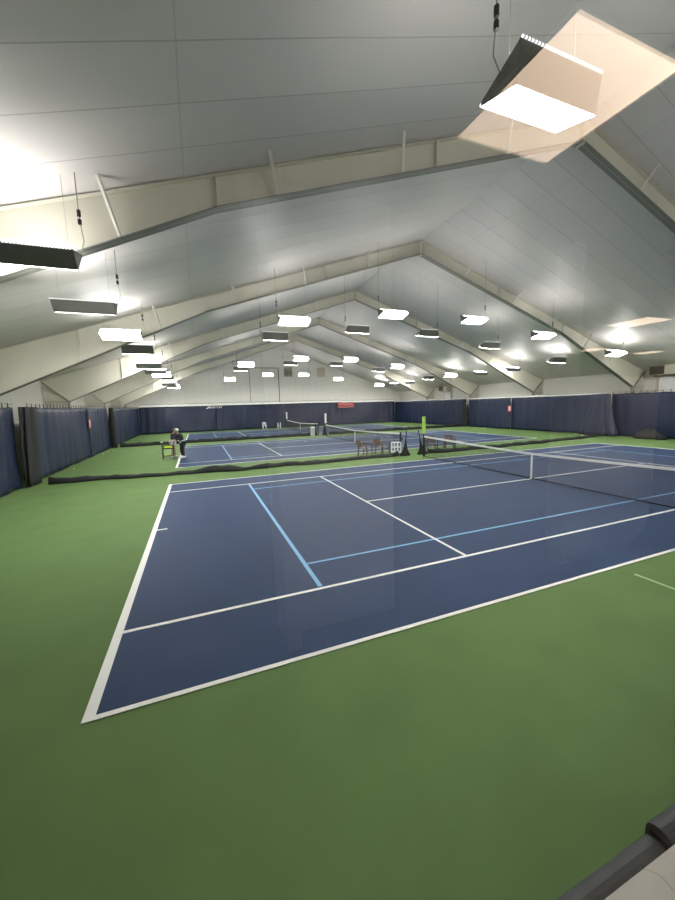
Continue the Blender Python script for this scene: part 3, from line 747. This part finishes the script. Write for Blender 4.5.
    for s in ('l','r'):
        a, c2 = Vector(J['an'+s]), Vector(J['to'+s]); b = MB()
        ang = math.atan2(-(c2-a).x, (c2-a).y)
        def sf(u, v, a=a, ang=ang):
            th2 = 2*PI*u; yv = -.07+.27*v; wd = .048*math.sin(PI*min(.98,max(.06,v*.92+.05)))**.5
            x = wd*math.cos(th2); z = max(.0, .05+(.05*(1-v)+.0)*1+.045*math.sin(th2)-.01)
            return (a.x+x*math.cos(ang)-yv*math.sin(ang), a.y+x*math.sin(ang)+yv*math.cos(ang), z)
        b.grid(sf, 12, 8); b.build('shoe', M[shoe], t, smooth=True)
    return t
A = dict(pelvis=(0,.10,.93), spine=(0,.03,1.10), chest=(0,-.07,1.30), neck=(0,-.15,1.45), head0=(0,-.18,1.52), head1=(0,-.21,1.60), head2=(0,-.20,1.68),
    shl=(.18,-.08,1.38), ell=(.25,-.20,1.13), wrl=(.12,-.38,1.08), hal=(.08,-.45,1.08), shr=(-.18,-.08,1.38), elr=(-.25,-.20,1.13), wrr=(-.12,-.38,1.08), har=(-.08,-.45,1.08),
    hpl=(.10,.10,.88), knl=(.12,.03,.48), anl=(.14,.06,.10), tol=(.15,-.08,.045), hpr=(-.10,.10,.88), knr=(-.13,.05,.48), anr=(-.16,.10,.10), tor=(-.17,-.04,.045))
person((.18,18.72,.004), -PI/2+.5, 'person in black jacket with grey stripe, black trousers and white shoes, leaning forward', A, 'jacket', 'jacket', 'whitep', 'hair', 'greycloth', False, True)
B = dict(A); B.update(dict(pelvis=(0,.06,.92), spine=(0,.03,1.09), chest=(0,-.02,1.29), neck=(0,-.05,1.45), head0=(0,-.06,1.52), head1=(0,-.08,1.60), head2=(0,-.07,1.67),
    ell=(.24,-.06,1.12), wrl=(.18,-.26,1.02), hal=(.16,-.33,1.00), elr=(-.24,-.06,1.12), wrr=(-.18,-.26,1.02), har=(-.16,-.33,1.00), shl=(.17,-.02,1.37), shr=(-.17,-.02,1.37)))
person((-.22,19.35,0), PI/2-.5, 'person in dark top and pale shorts with bare legs, standing behind the ball cart', B, 'jacket', 'paleshort', 'whitep', 'hair', 'paleshort', True, False)

# ------------------------------------------------------------------ back wall panel, vents, wall units
t = bpy.data.objects.new('door_1', None); col.objects.link(t); t.location = (9.72,Y1,5.5); struct(t)
MB().box(-1.88,1.88,-.04,0,-2.3,2.38).build('panel', M['endwall'], t)
b = MB(); b.box(-1.94,-1.88,-.06,0,-2.4,2.44); b.box(1.86,1.97,-.06,0,-2.4,2.44); b.box(-1.94,1.97,-.06,0,2.36,2.44); b.build('trim', M['louvre'], t)
for (x, lb) in ((12.97,'left one of two square louvred vents high on the back wall, darker inside'),(17.65,'right one of two square louvred vents high on the back wall')):
    t = thing('wall_vent', (x,Y1,7.38), lb, 'vent', 'vents on the back wall')
    b = MB(); h_ = .60
    b.box(-h_,h_,-.05,0,-.66,-.60); b.box(-h_,h_,-.05,0,.60,.66); b.box(-h_,-h_+.06,-.05,0,-.6,.6); b.box(h_-.06,h_,-.05,0,-.6,.6); b.build('vent_frame', M['unit'], t)
    b = MB()
    for k in range(8): b.prism([(-.045,-.56+.15*k),(-.035,-.56+.15*k),(-.005,-.46+.15*k),(-.015,-.46+.15*k)],0,-h_+.06,h_-.06)
    b.build('louvres', M['louvre'] if x < 15 else M['tan'], t)
    MB().box(-.03,.03,-.052,-.046,-.6,.6).build('mullion', M['unit'], t)
for (y, lb) in ((11.0,'cream wall heater with brown louvre above the nearest right curtain'),(33.4,'cream wall heater with dark louvre high on the far right wall')):
    t = thing('wall_heater', (29.75,y,4.1), lb, 'wall heater', 'heaters on the right wall')
    MB().box(-.35,.43,-1.05,.52,0,.62).build('housing', M['unit'], t)
    b = MB(); b.box(-.37,-.34,-.33,.49,.04,.58)
    b.build('louvre_opening', M['louvre'], t)
    b = MB()
    for k in range(5): b.box(-.39,-.365,-.32,.48,.08+.1*k,.10+.1*k)
    b.build('louvre_slats', M['unit'] if False else M['louvre'], t)
    b = MB(); b.box(0,.43,-.85,-.80,-.06,0); b.box(0,.43,.40,.45,-.06,0); b.build('bracket', M['louvre'], t)
    # pale panel leaning flat on the wall under it
    t = thing('wall_board', (30.12,y-.30,0), 'pale board fixed to the right wall under the %s heater' % ('nearer' if y < 20 else 'farther'), 'wall board', 'boards under the heaters')
    MB().box(-.05,.07,-.62,.55,0,3.95).build('board', M['whitep'], t)
    b = MB(); b.box(-.10,.07,.55,.70,0,4.05); b.box(-.10,.07,-.77,-.62,0,4.05); b.build('board_trim', M['unit'], t)

# ------------------------------------------------------------------ camera, world
cam = bpy.data.cameras.new('camera'); co = bpy.data.objects.new('camera', cam); col.objects.link(co); scn.camera = co
yaw, pitch, roll = .368928795, .124485309, -.0298999627
f = Vector((math.sin(yaw)*math.cos(pitch), math.cos(yaw)*math.cos(pitch), -math.sin(pitch))); r0 = Vector((math.cos(yaw), -math.sin(yaw), 0)); u0 = r0.cross(f)
rr = math.cos(roll)*r0+math.sin(roll)*u0; uu = -math.sin(roll)*r0+math.cos(roll)*u0
mw = Matrix((( rr.x,uu.x,-f.x,1.16839600),(rr.y,uu.y,-f.y,-3.52958753),(rr.z,uu.z,-f.z,2.75989178),(0,0,0,1)))
co.matrix_world = mw
cam.sensor_fit = 'HORIZONTAL'; cam.sensor_width = 36; cam.lens = 357.542573/675*36; cam.clip_start = .02; cam.clip_end = 200
wd = bpy.data.worlds.new('world'); scn.world = wd; wd.use_nodes = True
wd.node_tree.nodes['Background'].inputs[0].default_value = (.5,.5,.5,1); wd.node_tree.nodes['Background'].inputs[1].default_value = .02
vs_ = scn.view_settings; vs_.view_transform = 'Standard'; vs_.look = 'None'; vs_.exposure = 0.22; vs_.gamma = 1; vs_.use_curve_mapping = False
